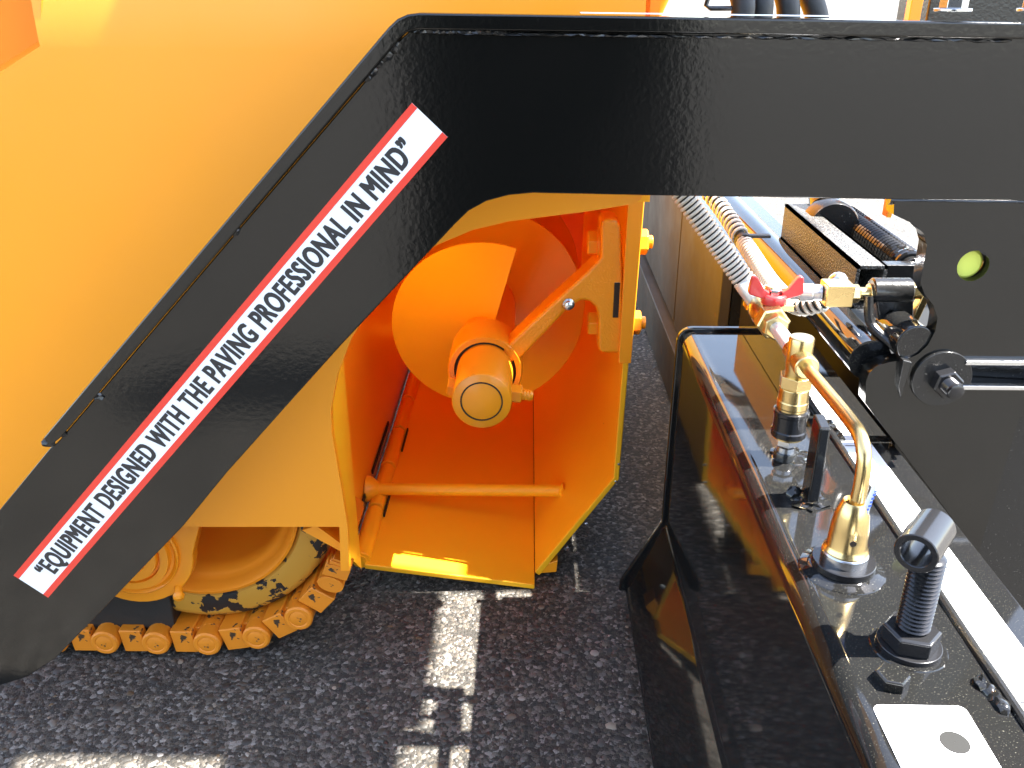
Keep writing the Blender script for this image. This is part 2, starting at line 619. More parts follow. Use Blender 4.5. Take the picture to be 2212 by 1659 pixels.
# unseen plates added overhead, cut to shade the asphalt and housing
XR = lambda x0, z: x0 + z * SD.x / SD.z
ZC = 3.0
for x0_, x1__, y0_, y1_ in ((-1.45, -0.2, 1.302, 1.746), (-1.6, -0.235, 1.224, 1.302), (-0.56, -0.235, 1.1, 1.224), (-1.9, -0.965, 1.1, 1.224),
                            (-0.165, -0.12, 1.742, 1.86), (-0.12, 0.03, 1.742, 2.4), (0.138, 0.45, 1.742, 2.4), (-0.12, 0.45, 2.4, 3.5)):
    MB().box(XR(x0_, ZC), XR(x1__, ZC), y0_, y1_, ZC, ZC + 0.03).build("shade_plate", M['black_plain'], body)

# ------------------------------------------------------------------ auger housing
hou = thing("auger_housing", "open orange lined housing with sloping floor under the end of the auger", "auger housing", (-0.1, 1.75, 0))
YW = 1.80
XH, ZH, RH = -0.396, 0.09, 0.022
m = MB()
wl = [(-0.374, 1.479, 0.29), (-0.368, 1.55, 0.22), (-0.370, 1.62, 0.15), (-0.384, 1.68, 0.10), (-0.43, 1.80, 0.07), (-0.43, 3.3, 0.07)]
for (xa_, ya_, za_), (xb_, yb_, zb_) in zip(wl, wl[1:]):
    m.add([(xa_, ya_, za_), (xb_, yb_, zb_), (xb_, yb_, 1.0), (xa_, ya_, 1.0)], [(0, 1, 2, 3)])
m.build("left_wall", M['yellow_in'], hou, ang=60)
m = MB()
x1, z1_ = 0.0227, 0.012
m.loft([(XH + 0.01, 1.722, ZH - 0.002), (x1, 1.750, z1_), (x1, 1.750, z1_ - 0.014), (XH + 0.01, 1.722, ZH - 0.016)],
       [(XH + 0.01, 3.3, ZH - 0.002), (x1, 3.3, z1_), (x1, 3.3, z1_ - 0.012), (XH + 0.01, 3.3, ZH - 0.016)])
m.build("floor_plate", M['yellow_in'], hou, bevel=0.003)
m = MB()
for i in range(7):
    y0 = 1.735 + i * 0.222
    m.cyl((XH, y0, ZH), (XH, y0 + 0.21, ZH), RH * (1.0 if i % 2 else 1.04), 20)
m.build("hinge_tube", M['yellow_in'], hou, bevel=0.002)
MB().cyl((XH, 1.73, ZH), (XH, 1.74, ZH), RH * 0.68, 20).build("hinge_pin", M['yellow_in'], hou)
m = MB()
m.box(XH + 0.024, XH + 0.028, 1.93, 2.09, ZH - 0.004, ZH + 0.004)
m.box(XH + 0.024, XH + 0.028, 2.28, 2.42, ZH - 0.004, ZH + 0.004)
m.box(-0.428, -0.424, 1.80, 2.0, ZH + 0.025, ZH + 0.037)
m.box(-0.428, -0.424, 2.10, 2.4, ZH + 0.025, ZH + 0.037)
m.build("hinge_gap", M['recess'], hou)
# right wall: foot, slope, upright
fx, fz = 0.2065, 0.287
tx, tz = 0.222, 1.03
t = 0.014
prof = [(x1, z1_), (fx, fz), (tx, tz), (tx + t, tz), (fx + t, fz - 0.004), (x1 + 0.012, z1_ - 0.011)]
MB().loft([(x, YW, z) for x, z in prof], [(x, 3.3, z) for x, z in prof]).build("right_wall", M['yellow_in'], hou, bevel=0.003)
# folded front edge of the right wall
fl = [(fx - 0.014, fz - 0.02), (fx - 0.010, fz + 0.02), (tx - 0.022, tz), (tx + t + 0.003, tz), (fx + t + 0.003, fz - 0.002)]
MB().plate([(fx - 0.004, fz + 0.30), (tx - 0.018, tz), (tx + t + 0.003, tz), (fx + t + 0.0095, fz + 0.30)], YW - 0.012, YW - 0.001).build("wall_flange", M['yellow'], hou, bevel=0.002)
m = MB()
m.box(-0.145, 0.215, 1.55, 1.86, 1.0, 1.02)
m.box(-0.43, 0.215, 1.86, 3.24, 1.0, 1.02)
m.build("roof_plate", M['yellow_in'], hou)
# tie rod
ra = P(806, 1056, Z=0.12)
m = MB()
m.cyl((-0.425, ra.y, 0.12), (0.098, ra.y, 0.12), 0.0165, 20)
m.build("tie_rod", M['yellow_in'], hou)
m = MB()
m.lathe((-0.427, ra.y, 0.12), (1, 0, 0), [(0, 0.036), (0.012, 0.034), (0.03, 0.02), (0.034, 0.017)], 20)
m.build("rod_collar", M['yellow_in'], hou)
MB().blob((0.096, ra.y, 0.116), 0.012, 0.024, 0.022, 0.4, 2, 4).build("rod_weld", M['yellow_in'], hou)
m = MB()
m.plate([(x1 + 0.002, z1_ - 0.006), (x1 + 0.055, z1_ + 0.0), (x1 + 0.058, z1_ + 0.035), (x1 + 0.03, z1_ + 0.024)], YW + 0.002, YW + 0.05)
m.build("corner_tab", M['yellow'], hou, bevel=0.002)

for k, (u, v, r) in enumerate(((1268, 1133, .0042), (1224, 1186, .006), (1337, 1003, .003), (1330, 1040, .0025))):
    p = P(u, v, Y=YW - 0.0005)
    MB().blob((p.x, YW - 0.0002, p.z), r * 1.3, 0.0008, r, 0.7, 2, 31 + k).build("paint_chip", M['steel'], hou)

# ------------------------------------------------------------------ auger
AX = Vector((-0.094, 0, 0.561))
at = lambda y: Vector((AX.x, y, AX.z))
aug = thing("auger", "orange screw auger with broad spiral flight and a capped shaft end", "auger", (AX.x, 1.65, AX.z))
m = MB()
m.lathe(at(1.642), (0, 1, 0), [(0, 0.0605), (0.002, 0.0626), (0.34, 0.0626), (1.6, 0.0626)], 48)
m.build("shaft", M['yellow'], aug, ang=50)
MB().ringplate(at(1.6405), (0, 1, 0), 0.0415, 0.0445, 0.0012, 48).build("cap_groove", M['recess'], aug)
RA, A0, PIT, Y0 = 0.247, 74, 0.335, 1.965
m = MB()
vs, fs = [], []
NT = 150
for i in range(NT + 1):
    a = R_(A0 + 900 * i / NT)
    y = Y0 + PIT * 2.5 * i / NT
    for r, dy in ((0.055, -0.006), (RA, -0.004), (RA, 0.004), (0.055, 0.006)):
        vs.append((AX.x + r * math.cos(a), y + dy, AX.z + r * math.sin(a)))
for i in range(NT):
    for k in range(4):
        fs.append((4 * i + k, 4 * i + (k + 1) % 4, 4 * i + 4 + (k + 1) % 4, 4 * i + 4 + k))
fs += [(3, 2, 1, 0), (4 * NT, 4 * NT + 1, 4 * NT + 2, 4 * NT + 3)]
m.add(vs, fs).build("flight", M['yellow_in'], aug, bevel=0.002)
yb = 1.70
d = Vector((1, 0, -0.12)).normalized()
c = at(yb)
hx = MB()
hx.hexa(c - d * 0.058, -d, 0.021, 0.018, 0.3)
hx.build("bolt_head", M['yellow'], aug, bevel=0.001)
hx = MB()
hx.hexa(c + d * 0.060, d, 0.0215, 0.024, 0.5)
hx.lathe(c + d * 0.084, d, [(0, 0.012)] + [(0.002 + 0.003 * i, 0.0125 if i % 2 else 0.011) for i in range(7)] + [(0.024, 0.010)], 16)
hx.build("lock_nut", M['yellow'], aug, bevel=0.001)

# ------------------------------------------------------------------ bearing hanger
han = thing("bearing_hanger", "orange cast arm carrying the auger bearing ring, bolted to the housing wall", "bearing hanger", (0.1, 1.8, 0.7))
YHN = 1.80
z3 = lambda x, y: ((780 + x / 2.458) * 0.86406, (440 + y / 2.458) * 0.86406)
out = [(1180, 1062), (1440, 815), (1690, 590), (1745, 535), (1772, 500), (1775, 300), (1795, 262), (1875, 268), (1900, 310), (1915, 650), (1915, 1060), (1895, 1092), (1775, 1090), (1757, 1060),
       (1757, 870), (1742, 808), (1700, 770), (1650, 768), (1560, 830), (1430, 970), (1290, 1118), (1150, 1180)]
hz = XZ([z3(*q) for q in out], YHN)
MB().plate(hz, YHN, YHN + 0.075).build("arm", M['yellow_cast'], han, bevel=0.008, seg=3)
m = MB()
prof = [(0, 0.070), (0, 0.081), (0.004, 0.084), (0.113, 0.084), (0.117, 0.080), (0.117, 0.07)]
m.lathe(at(YHN - 0.002), (0, 1, 0), prof, 48, cap=False)
m.lathe(at(YHN - 0.002), (0, 1, 0), [(0, 0.070), (0.117, 0.070)], 48, cap=False)
m.build("bearing_ring", M['yellow_cast'], han, ang=40)
MB().ringplate(at(YHN + 0.006), (0, 1, 0), 0.0628, 0.0702, 0.1, 48).build("bearing_seal", M['recess'], han)
sl = P(*z3(1868, 655), Y=YHN - 0.001), P(*z3(1848, 870), Y=YHN - 0.001)
MB().box(sl[1].x, sl[1].x + 0.012, YHN - 0.0012, YHN + 0.0, sl[1].z, sl[0].z).build("casting_slot", M['recess'], han)
gp = P(*z3(1577, 785), Y=YHN)
m = MB()
m.lathe(gp + Vector((0, 0.002, 0)), (0, -1, 0), [(0, 0.013), (0.006, 0.013), (0.008, 0.009), (0.018, 0.009), (0.02, 0.005)], 16)
m.build("grease_nipple", M['steel'], han)
for (hx_, hy_) in ((1735, 410), (1720, 905)):
    bp_ = P(*z3(hx_, hy_), Y=YHN + 0.045)
    x0 = P(*z3(1770, hy_), Y=YHN + 0.045).x
    m = MB()
    m.ringplate((x0 + 0.002, bp_.y, bp_.z), (-1, 0, 0), 0.004, 0.034, 0.009, 28)
    m.hexa((x0 - 0.006, bp_.y, bp_.z), (-1, 0, 0), 0.0285, 0.022, 0.35)
    m.build("bolt_head", M['yellow'], han, bevel=0.0015)
for (hx_, hy_) in ((1975, 405), (1945, 900)):
    bp_ = P(*z3(hx_, hy_), Y=YHN + 0.03)
    m = MB()
    xw = tx + t - 0.001 - (tz - bp_.z) * (tx - fx) / (tz - fz)
    m.hexa((xw, bp_.y, bp_.z), (1, 0, 0), 0.0275, 0.024, 0.35)
    m.cyl((xw + 0.024, bp_.y, bp_.z), (xw + 0.034, bp_.y, bp_.z), 0.014, 14)
    m.build("bolt_nut", M['yellow'], han, bevel=0.0015)

# ------------------------------------------------------------------ crawler track and wheel
WC = P(399, 1108, Y=1.5)
RP, PL = 0.332, 0.1125
trk = thing("crawler_track", "yellow painted steel crawler track standing on the asphalt", "crawler track", (WC.x, 1.6, 0))
def link_mesh():
    m = MB()
    m.box(-0.004, PL - 0.012, 0.05, 0.36, -0.022, 0.016)           # shoe
    m.loft([(0.036, 0.0, -0.031), (0.086, 0.0, -0.031), (0.078, 0.0, 0.026), (0.030, 0.0, 0.026)],
           [(0.040, 0.36, -0.031), (0.090, 0.36, -0.031), (0.082, 0.36, 0.028), (0.034, 0.36, 0.028)])
    m.box(0.078, PL - 0.020, 0.022, 0.30, -0.026, 0.02)
    m.lathe((0, 0.02, 0), (0, 1, 0), [(0, 0.031), (0.3, 0.031)], 18)
    return m.mesh("track_link", M['track'])
def pin_mesh():
    m = MB()
    m.lathe((0, -0.012, 0), (0, 1, 0), [(0, 0.012), (0.002, 0.019), (0.0005, 0.021), (0.0005, 0.027), (0.004, 0.0305), (0.034, 0.0305)], 22)
    return m.mesh("track_pin", M['track'])
lm, pm = link_mesh(), pin_mesh()
for md in (lm,):
    pass
poses = []
for k in range(-9, 0):
    poses.append((WC.x + k * PL, WC.z - RP, 0.0))
dth = PL / RP
for k in range(0, 4):
    th = k * dth
    poses.append((WC.x + RP * math.sin(th), WC.z - RP * math.cos(th), th + dth / 2))
for i, (x, z, th) in enumerate(poses):
    o = bpy.data.objects.new("track_link", lm)
    COL.objects.link(o)
    o.parent = trk
    if i >= len(poses) - 1: o.scale = (0.62, 0.1, 0.92)
    o.location = (Vector((x, 1.5, z)) - BASE[trk.name]) * S
    o.rotation_euler = (0, -th, 0)
    bv = o.modifiers.new("bevel", 'BEVEL')
    bv.width, bv.segments, bv.limit_method = 0.0025 * S, 2, 'ANGLE'
    q = bpy.data.objects.new("track_pin", pm)
    COL.objects.link(q)
    q.parent = o
    q.rotation_euler = (0, random.uniform(-1, 1), 0)

whl = thing("idler_wheel", "large orange idler wheel with flaking paint on its black tyre", "wheel", (WC.x, 1.6, WC.z))
wc = lambda y: Vector((WC.x, y, WC.z))
m = MB()
m.lathe(wc(1.53), (0, 1, 0), [(0.012, 0.222), (0, 0.232), (0.0, 0.275), (0.01, 0.291), (0.03, 0.299), (0.07, 0.299), (0.085, 0.28), (0.085, 0.222)], 96, cap=False)
m.build("tyre", M['tyre'], whl, ang=50)
m = MB()
m.lathe(wc(1.53), (0, 1, 0), [(0.02, 0.224), (-0.003, 0.224), (-0.005, 0.218), (0.0, 0.212), (0.02, 0.206), (0.03, 0.196), (0.033, 0.19), (0.06, 0.182), (0.14, 0.165), (0.19, 0.12), (0.20, 0.03)], 96, cap=False)
m.build("rim", M['yellow_deep_shaded'], whl, ang=50)
HC = P(283, 1193, Y=1.487)
brk = thing("track_arm", "yellow arm with a ringed round hub in front of the idler wheel", "track arm", (HC.x, 1.49, HC.z))
top = XZ([(432, 1134), (428, 1150), (412, 1215)], 1.487)
arc = circ(HC.x, HC.z, 0.128, 22, -2, -182)
MB().plate(top + [(HC.x + 0.124, HC.z + 0.02)] + arc + [(HC.x - 0.135, HC.z + 0.1), (HC.x - 0.1, 0.40), (top[0][0], 0.40)], 1.487, 1.515).build("arm_plate", M['yellow'], brk, bevel=0.003)
m = MB()
m.lathe((HC.x, 1.489, HC.z), (0, -1, 0), [(0, 0.100), (0.010, 0.100), (0.012, 0.097), (0.006, 0.090), (0.006, 0.084), (0.018, 0.082), (0.018, 0.066), (0.010, 0.064), (0.010, 0.060), (0.022, 0.058), (0.022, 0.04), (0.014, 0.038), (0.014, 0.01)], 48)
m.build("hub", M['yellow'], brk, ang=30)
zp = P(386, 1272, Y=1.487)
MB().lathe(zp, (0.3, -1, -0.5), [(-0.01, 0.009), (0.012, 0.009), (0.014, 0.012), (0.022, 0.011), (0.026, 0.006)], 14).build("grease_nipple", M['yellow'], brk)
ga = P(385, 1300, Y=1.54)
gb = P(388, 1366, Y=1.54)
MB().plate([(-1.5, ga.z + 0.04), (ga.x - 0.008, ga.z + 0.04), (gb.x, gb.z), (-1.5, gb.z)], 1.522, 1.9).build("track_shade_block", M['rubber'], brk, bevel=0.004)  # black block standing in for the shaded inside of the track

# ------------------------------------------------------------------ tow arm
YF, YWEB = 1.258, 1.268
arm = thing("tow_arm", "long bent black steel arm with a slogan sticker across its slanted leg", "tow arm", (0, YWEB, 0.6))
web = [(2420, 82), (1600, 68), (905, 58), (886, 66), (866, 84), (797, 165.5), (515.5, 495.5), (209.5, 855.5), (123, 957), (108, 968), (0, 1100), (-140, 1272), (-195, 1350), (-180, 1430), (-110, 1476),
       (0, 1481), (60, 1462), (118, 1424), (180, 1360), (395, 1137), (490, 1021), (740, 742), (985, 482), (1012, 456), (1050, 435), (1098, 422), (1150, 417), (1385, 422), (1930, 431), (2420, 437)]
MB().plate(XZ(web, YWEB), YWEB, YWEB + 0.022).build("web", M['black_arm'], arm, bevel=0.002)
fo = [(2420, 52), (1600, 39), (905, 28), (880, 31), (858, 41), (838, 60), (92, 948), (108, 964), (128, 948), (866, 82), (878, 71), (893, 66), (905, 64), (1600, 75), (2420, 88)]
MB().plate(XZ(fo, YF), YF, YF + 0.038).build("flange", M['black_arm'], arm, bevel=0.003)
m = MB()
for i, (u, v, rx, rz) in enumerate(((508, 497, .008, .008), (211, 857, .009, .007), (800, 150, .010, .010), (815, 132, .009, .009), (830, 118, .011, .010), (850, 100, .010, .010), (130, 935, .012, .008), (105, 956, .012, .008), (790, 163, .009, .009))):
    p = P(u, v, Y=YWEB)
    MB().blob(p, rx, 0.007, rz, 0.6, 2, i).build("weld_bead", M['black_plain'], arm)
for i in range(14):
    u = 900 + i * 14
    p = P(u, 67.5 + i * 0.2, Y=YWEB)
    m.blob(p, .009, 0.006, .004, 0.6, 1, i + 20)
for i in range(26):
    p = P(1010 + i * 46, 72.5 + i * 0.62, Y=YWEB)
    m.blob(p, .019, 0.005, .0028, 0.6, 1, i + 50)
tag(m.build("weld_seam", M['black_plain'], arm), kind='stuff')
g0, g1 = P(1925, 434, Y=YWEB), P(2420, 440, Y=YWEB)
MB().tube([(g0.x + (g1.x - g0.x) * i / 30, YWEB + 0.0085, g0.z + (g1.z - g0.z) * i / 30 + random.uniform(-.0006, .0006)) for i in range(31)], 0.0075, 8).build("weld_line", M['black_plain'], arm)
# slogan sticker
SQ = [P(*q, Y=YWEB) for q in ((30, 1242), (105, 1290), (967, 296), (890, 222))]   # start-upper, start-lower, end-lower, end-upper
def sq(s_, t_, y):
    """s along the slogan, t up across it"""
    lo = SQ[1] * (1 - s_) + SQ[2] * s_
    hi = SQ[0] * (1 - s_) + SQ[3] * s_
    p = lo * (1 - t_) + hi * t_
    return Vector((p.x, y, p.z))
stk = MB().loft([sq(0, 0, YWEB - 0.0011), sq(1, 0, YWEB - 0.0011), sq(1, 1, YWEB - 0.0011), sq(0, 1, YWEB - 0.0011)],
                [sq(0, 0, YWEB - 0.0002), sq(1, 0, YWEB - 0.0002), sq(1, 1, YWEB - 0.0002), sq(0, 1, YWEB - 0.0002)]).build("slogan_sticker", M['white'], arm, label="white slogan sticker edged in red")
for a, b_ in ((0.0, 0.15), (0.85, 1.0)):
    MB().add([sq(0, a, YWEB - 0.0016), sq(1, a, YWEB - 0.0016), sq(1, b_, YWEB - 0.0016), sq(0, b_, YWEB - 0.0016)], [(0, 1, 2, 3)]).build("red_border", M['vinyl_red'], stk)


def text_mesh(body_, bold=0.0, sp=0.0):
    cu = bpy.data.curves.new("lettering", 'FONT')
    cu.body = body_
    cu.offset = bold
    cu.resolution_u = 4
    cu.space_character = 1.0 + sp
    o = bpy.data.objects.new("lettering", cu)
    COL.objects.link(o)
    dg = bpy.context.evaluated_depsgraph_get()
    me = bpy.data.meshes.new_from_object(o.evaluated_get(dg))
    vs = [v.co.copy() for v in me.vertices]
    fs = [tuple(p.vertices) for p in me.polygons]
    bpy.data.objects.remove(o)
    bpy.data.curves.remove(cu)
    bpy.data.meshes.remove(me)
    return vs, fs


def put_text(string, fn, name, material, parent, bold=0.0, fat=((0, 0),)):
    vs, fs = text_mesh(string, bold, 0.1 if len(fat) > 1 else 0.0)
    x0, x1_ = min(v.x for v in vs), max(v.x for v in vs)
    capv = text_mesh("E", bold)[0]
    c0, c1 = min(v.y for v in capv), max(v.y for v in capv)
    m_ = MB()
    for k, (dx, dy) in enumerate(fat):
        m_.add([fn((v.x + dx - x0) / (x1_ - x0), (v.y + dy - c0) / (c1 - c0)) + Vector((0, -0.000004 * k, 0)) for v in vs], fs)
    return m_.build(name, material, parent)


put_text("\u201cEQUIPMENT DESIGNED WITH THE PAVING PROFESSIONAL IN MIND\u201d",
         lambda a, b_: sq(0.036 + a * 0.922, 0.262 + b_ * 0.47, YWEB - 0.0016), "slogan_lettering", M['ink'], stk, fat=[(a_, b_) for a_ in (-0.05, -0.025, 0, 0.025, 0.05) for b_ in (-0.022, 0.022)])

# lower end plate hanging from the beam
zz = lambda x, y: ((2060 + x / 4.424) * 0.86406, (660 + y / 4.424) * 0.86406)
ep = [(1932, 435), (1931, 464), (1979, 487), (1997, 506), (2003, 530), (1989, 612), (1998, 636), (2017, 660), (2026, 688), (2021, 716), (2005, 746), (1985, 765), (1958, 778), (1921, 783),
      (1895, 791), (1878, 806), (1871, 826), (1869, 871), (1957, 986), (2114, 1195), (2203, 900), (2420, 880), (2420, 443)]
e = P(2103, 575, Y=YWEB)
hole = circ(e.x, e.z, 0.0235, 28)
s0, s1 = P(2075, 806, Y=YWEB), P(2250, 815, Y=YWEB)
slot = [(s0.x, s0.z + 0.019), (s0.x, s0.z - 0.019), (s1.x, s1.z - 0.019), (s1.x + 0.014, s1.z - 0.013), (s1.x + 0.019, s1.z), (s1.x + 0.014, s1.z + 0.013), (s1.x, s1.z + 0.019)]
MB().plate(XZ(ep, YWEB), YWEB + 0.001, YWEB + 0.031, [hole[::-1], slot]).build("end_plate", M['black_arm'], arm)
MB().lathe((e.x - 0.003, YWEB + 0.014, e.z), (0, 1, 0), [(0, 0.020), (0.003, 0.024), (0.01, 0.024)], 28).build("plug_disc", M['zinc_yellow'], arm, label="yellow zinc plated disc in the round hole")
m = MB()
wcn = P(2032, 816, Y=YWEB)
m.ringplate((wcn.x, YWEB + 0.001, wcn.z), (0, -1, 0), 0.01, 0.046, 0.007, 44)
m.build("washer", M['black_plain'], arm, bevel=0.001)
m = MB()
m.hexa((wcn.x + 0.003, YWEB - 0.006, wcn.z - 0.002), (0, -1, 0), 0.0235, 0.02, 0.3)
m.build("nut", M['dark_steel'], arm, bevel=0.001)
m = MB()
m.lathe((wcn.x + 0.003, YWEB - 0.02, wcn.z - 0.002), (0, -1, 0), [(0, 0.0125)] + [(0.004 + 0.0022 * i, 0.0138 if i % 2 else 0.0122) for i in range(11)] + [(0.030, 0.012), (0.031, 0.010)], 20)
m.build("stud", M['dark_steel'], arm)
# small flange tab with raised edge beside the washer
ta, tb = P(*zz(905, 1040), Y=YWEB - 0.004), P(*zz(840, 1370), Y=YWEB - 0.004)
m = MB().loft([(ta.x - 0.007, YWEB - 0.012, ta.z), (ta.x + 0.008, YWEB - 0.012, ta.z - 0.004), (tb.x + 0.008, YWEB - 0.004, tb.z + 0.006), (tb.x + 0.006, YWEB - 0.002, tb.z - 0.02), (tb.x - 0.005, YWEB - 0.008, tb.z + 0.004)],
              [(ta.x - 0.007, YWEB + 0.004, ta.z), (ta.x + 0.008, YWEB + 0.004, ta.z - 0.004), (tb.x + 0.008, YWEB + 0.004, tb.z + 0.006), (tb.x + 0.006, YWEB + 0.004, tb.z - 0.02), (tb.x - 0.005, YWEB + 0.004, tb.z + 0.004)])
m.build("edge_tab", M['black_plain'], arm, bevel=0.002)
# things on the top flange
zt = P(1500, 30, Y=YF).z
for i, u in enumerate((2055, 2235)):
    m = MB()
    q = P(u, 46, Y=1.275)
    m.ringplate((q.x, 1.277, q.z + 0.012), (0, 0, 1), 0.004, 0.024, 0.004, 24)
    m.hexa((q.x, 1.277, q.z + 0.016), (0, 0, 1), 0.018, 0.014, 0.2)
    m.build("flange_bolt", M['steel'], arm, bevel=0.001)
a, b_ = P(1255, 33, Y=YF), P(1830, 41, Y=YF)
MB().loft([(a.x, YF + 0.004, a.z + 0.0022), (b_.x, YF + 0.004, b_.z + 0.0022), (b_.x, YF + 0.034, b_.z + 0.0022), (a.x, YF + 0.034, a.z + 0.0022)],
          [(a.x, YF + 0.004, a.z + 0.0032), (b_.x, YF + 0.004, b_.z + 0.0032), (b_.x, YF + 0.034, b_.z + 0.0032), (a.x, YF + 0.034, a.z + 0.0032)]).build("top_sticker", M['white'], arm)
# elongated link behind the washer
m = MB()
for zo in (0.021, -0.021):
    m.obox(((s0.x + s1.x) / 2 + 0.01, YWEB - 0.004, s0.z + zo), (1, 0, 0), (0, 1, 0), (0, 0, 1), s1.x - s0.x + 0.02, 0.012, 0.007)
m.build("slot_rim", M['steel'], arm, bevel=0.001)

# ------------------------------------------------------------------ screed extension box
ZT = 0.70
XL, XRr = 0.318, 0.483
scr = thing("screed_box", "glossy black box of the screed extension with flared lower front", "screed", (0.38, 1.2, 0.0))
rb = 0.026
bx = [(XL + rb * (1 - math.cos(R_(a_))), ZT - rb * (1 - math.sin(R_(a_)))) for a_ in (90, 78, 66, 54, 42, 30, 18, 6, 0)][::-1]
bx = bx + [(XRr, ZT), (XRr, 0.10), (0.30, 0.05), (0.236, 0.05), (0.24, 0.066)]
pf, d1, d2 = Vector((XL, 0.237)), Vector((0.24 - XL, 0.066 - 0.237)).normalized(), Vector((0, 1))
p1_, p2_ = pf + d1 * 0.014, pf + d2 * 0.014
bx += [tuple(p1_ * (1 - k_) ** 2 + pf * (2 * k_ * (1 - k_)) + p2_ * k_ ** 2) for k_ in (0, 0.2, 0.4, 0.6, 0.8, 1.0)]
bo = MB().loft([(x, 0.42, z) for x, z in bx], [(x, 1.695, z) for x, z in bx]).build("box", M['black_gloss'], scr, ang=30)
wnm = bo.modifiers.new("normals", 'WEIGHTED_NORMAL')
wnm.keep_sharp = True
wnm.weight = 100
o_ = 0.008
rc_ = 0.03
rp = [(XL - o_, 0.234)] + [(XL - o_ + rc_ * (1 - math.cos(R_(a_))), ZT + o_ - rc_ * (1 - math.sin(R_(a_)))) for a_ in (0, 18, 36, 54, 72, 90)] + [ (XRr + 0.01, ZT + o_), (XRr + 0.01, 0.10), (0.30, 0.04), (0.222, 0.04), (0.224, 0.066)]
MB().loft([(x, 1.693, z) for x, z in rp], [(x, 1.708, z) for x, z in rp]).build("end_plate", M['black_gloss'], scr, bevel=0.004, seg=3)
m = MB()
m.tube([(XRr + 0.001, 0.45 + 0.05 * i, ZT + 0.001 + 0.0008 * math.sin(i * 1.7)) for i in range(26)], 0.0055, 10)
m.build("edge_rail", M['black_plain'], scr)
m = MB()
for i, (u, v) in enumerate(((1790, 915), (1797, 926), (1805, 935), (1813, 946), (2120, 1478), (2135, 1492), (2150, 1508), (2163, 1526))):
    p = P(u, v, Z=ZT)
    MB().blob((p.x, p.y, ZT), 0.008, 0.012, 0.008, 0.5, 2, i).build("weld_bead", M['black_gloss'], scr)
# upright flat bar welded on the box
fb = P(1748, 1082, Z=ZT)
ax = Vector((0.04, 1, 0)).normalized()
ay = Vector((0, 0, 1)).cross(ax)
fbt = 0.122
mm = MB()
cc = [(-.018, -.0075), (.018, -.0075), (.018, .0075), (-.018, .0075)]
lo = [Vector((fb.x, fb.y, ZT - 0.002)) + ax * a + ay * b_ for a, b_ in cc]
hi = [Vector((fb.x, fb.y, ZT + fbt + (0.0 if a < 0 else 0.004))) + ax * a + ay * b_ for a, b_ in cc]
mm.loft(lo, hi)
mm.build("stop_bar", M['black_gloss'], scr, bevel=0.003, seg=3)
mm = MB()
mm.blob((fb.x, fb.y, ZT), 0.024, 0.026, 0.01, 0.6, 3, 3)
mm.blob((fb.x - 0.018, fb.y + 0.012, ZT + 0.004), 0.012, 0.012, 0.011, 0.6, 2, 5)
mm.build("stop_bar_weld", M['black_gloss'], scr)
cpb = P(1706, 985, Z=ZT)
MB().blob((cpb.x, cpb.y, ZT), 0.030, 0.026, 0.007, 0.5, 3, 8).build("coupler_weld", M['black_gloss'], scr)
bh = P(1925, 1474, Z=ZT)
MB().hexa((bh.x, bh.y, ZT - 0.001), (0, 0, 1), 0.0175, 0.014, 0.25).build("bolt_head", M['black_gloss'], scr, bevel=0.001)
# label on the box top
lq = [P(*q, Z=ZT + 0.001) for q in ((1857, 1524), (2090, 1523))]
lx0, lx1, ly1 = lq[0].x - 0.0, lq[1].x, (lq[0].y + lq[1].y) / 2
def rrect(x0, x1_, y0, y1_, r, n=5):
    pts = []
    for cx, cy, a0 in ((x1_ - r, y1_ - r, 0), (x0 + r, y1_ - r, 90), (x0 + r, y0 + r, 180), (x1_ - r, y0 + r, 270)):
        pts += [(cx + r * math.cos(R_(a0 + 90 * i / n)), cy + r * math.sin(R_(a0 + 90 * i / n))) for i in range(n + 1)]
    return pts
lp = rrect(lx0 + 0.012, lx1 - 0.004, 0.47, ly1, 0.008)
lab = MB().loft([(x, y, ZT + 0.0004) for x, y in lp], [(x, y, ZT + 0.0012) for x, y in lp]).build("caution_label", M['white'], scr, label="white label with a grey disc on the box top")
ds = P(2062, 1606, Z=ZT)
MB().ringplate((ds.x, ds.y, ZT + 0.0013), (0, 0, 1), 0.0002, 0.0135, 0.0003, 30).build("label_disc", M['grey_ink'], lab)
m = MB()
for r_ in range(4):
    y = ly1 - 0.014
    while y > 0.5:
        w = random.uniform(0.002, 0.005)
        x = lx0 + 0.020 + r_ * 0.0045
        m.add([(x, y, ZT + 0.0016), (x + 0.0016, y, ZT + 0.0016), (x + 0.0016, y - w, ZT + 0.0016), (x, y - w, ZT + 0.0016)], [(0, 1, 2, 3)])
        y -= w + random.uniform(0.001, 0.003)
tag(m.build("label_print", M['faint_ink'], lab), kind='stuff')

# slide shelf with its measuring tape
shf = thing("slide_shelf", "black slide shelf of the screed carrying a white measuring tape", "screed slide", (0.55, 1.2, 0.4))
ZS = 0.655
MB().box(0.489, 0.611, 0.45, 1.74, 0.45, ZS).build("shelf", M['black_gloss'], shf, bevel=0.003)
tape = MB().box(0.513, 0.573, 0.46, 1.72, ZS + 0.0002, ZS + 0.0012).build("measuring_tape", M['white'], shf, label="long white measuring tape with tick marks")
m = MB()
for i in range(24):
    y = P(1777, 859, Z=ZS).y + (i - 20) * 0.0475
    w = 0.018 if i % 4 else 0.026
    m.add([(0.553 - w, y, ZS + 0.0016), (0.553, y, ZS + 0.0016), (0.553, y + 0.0028, ZS + 0.0016), (0.553 - w, y + 0.0028, ZS + 0.0016)], [(0, 1, 2, 3)])
tag(m.build("tick_marks", M['ink'], tape), kind='stuff')
yt = P(1777, 859, Z=ZS).y
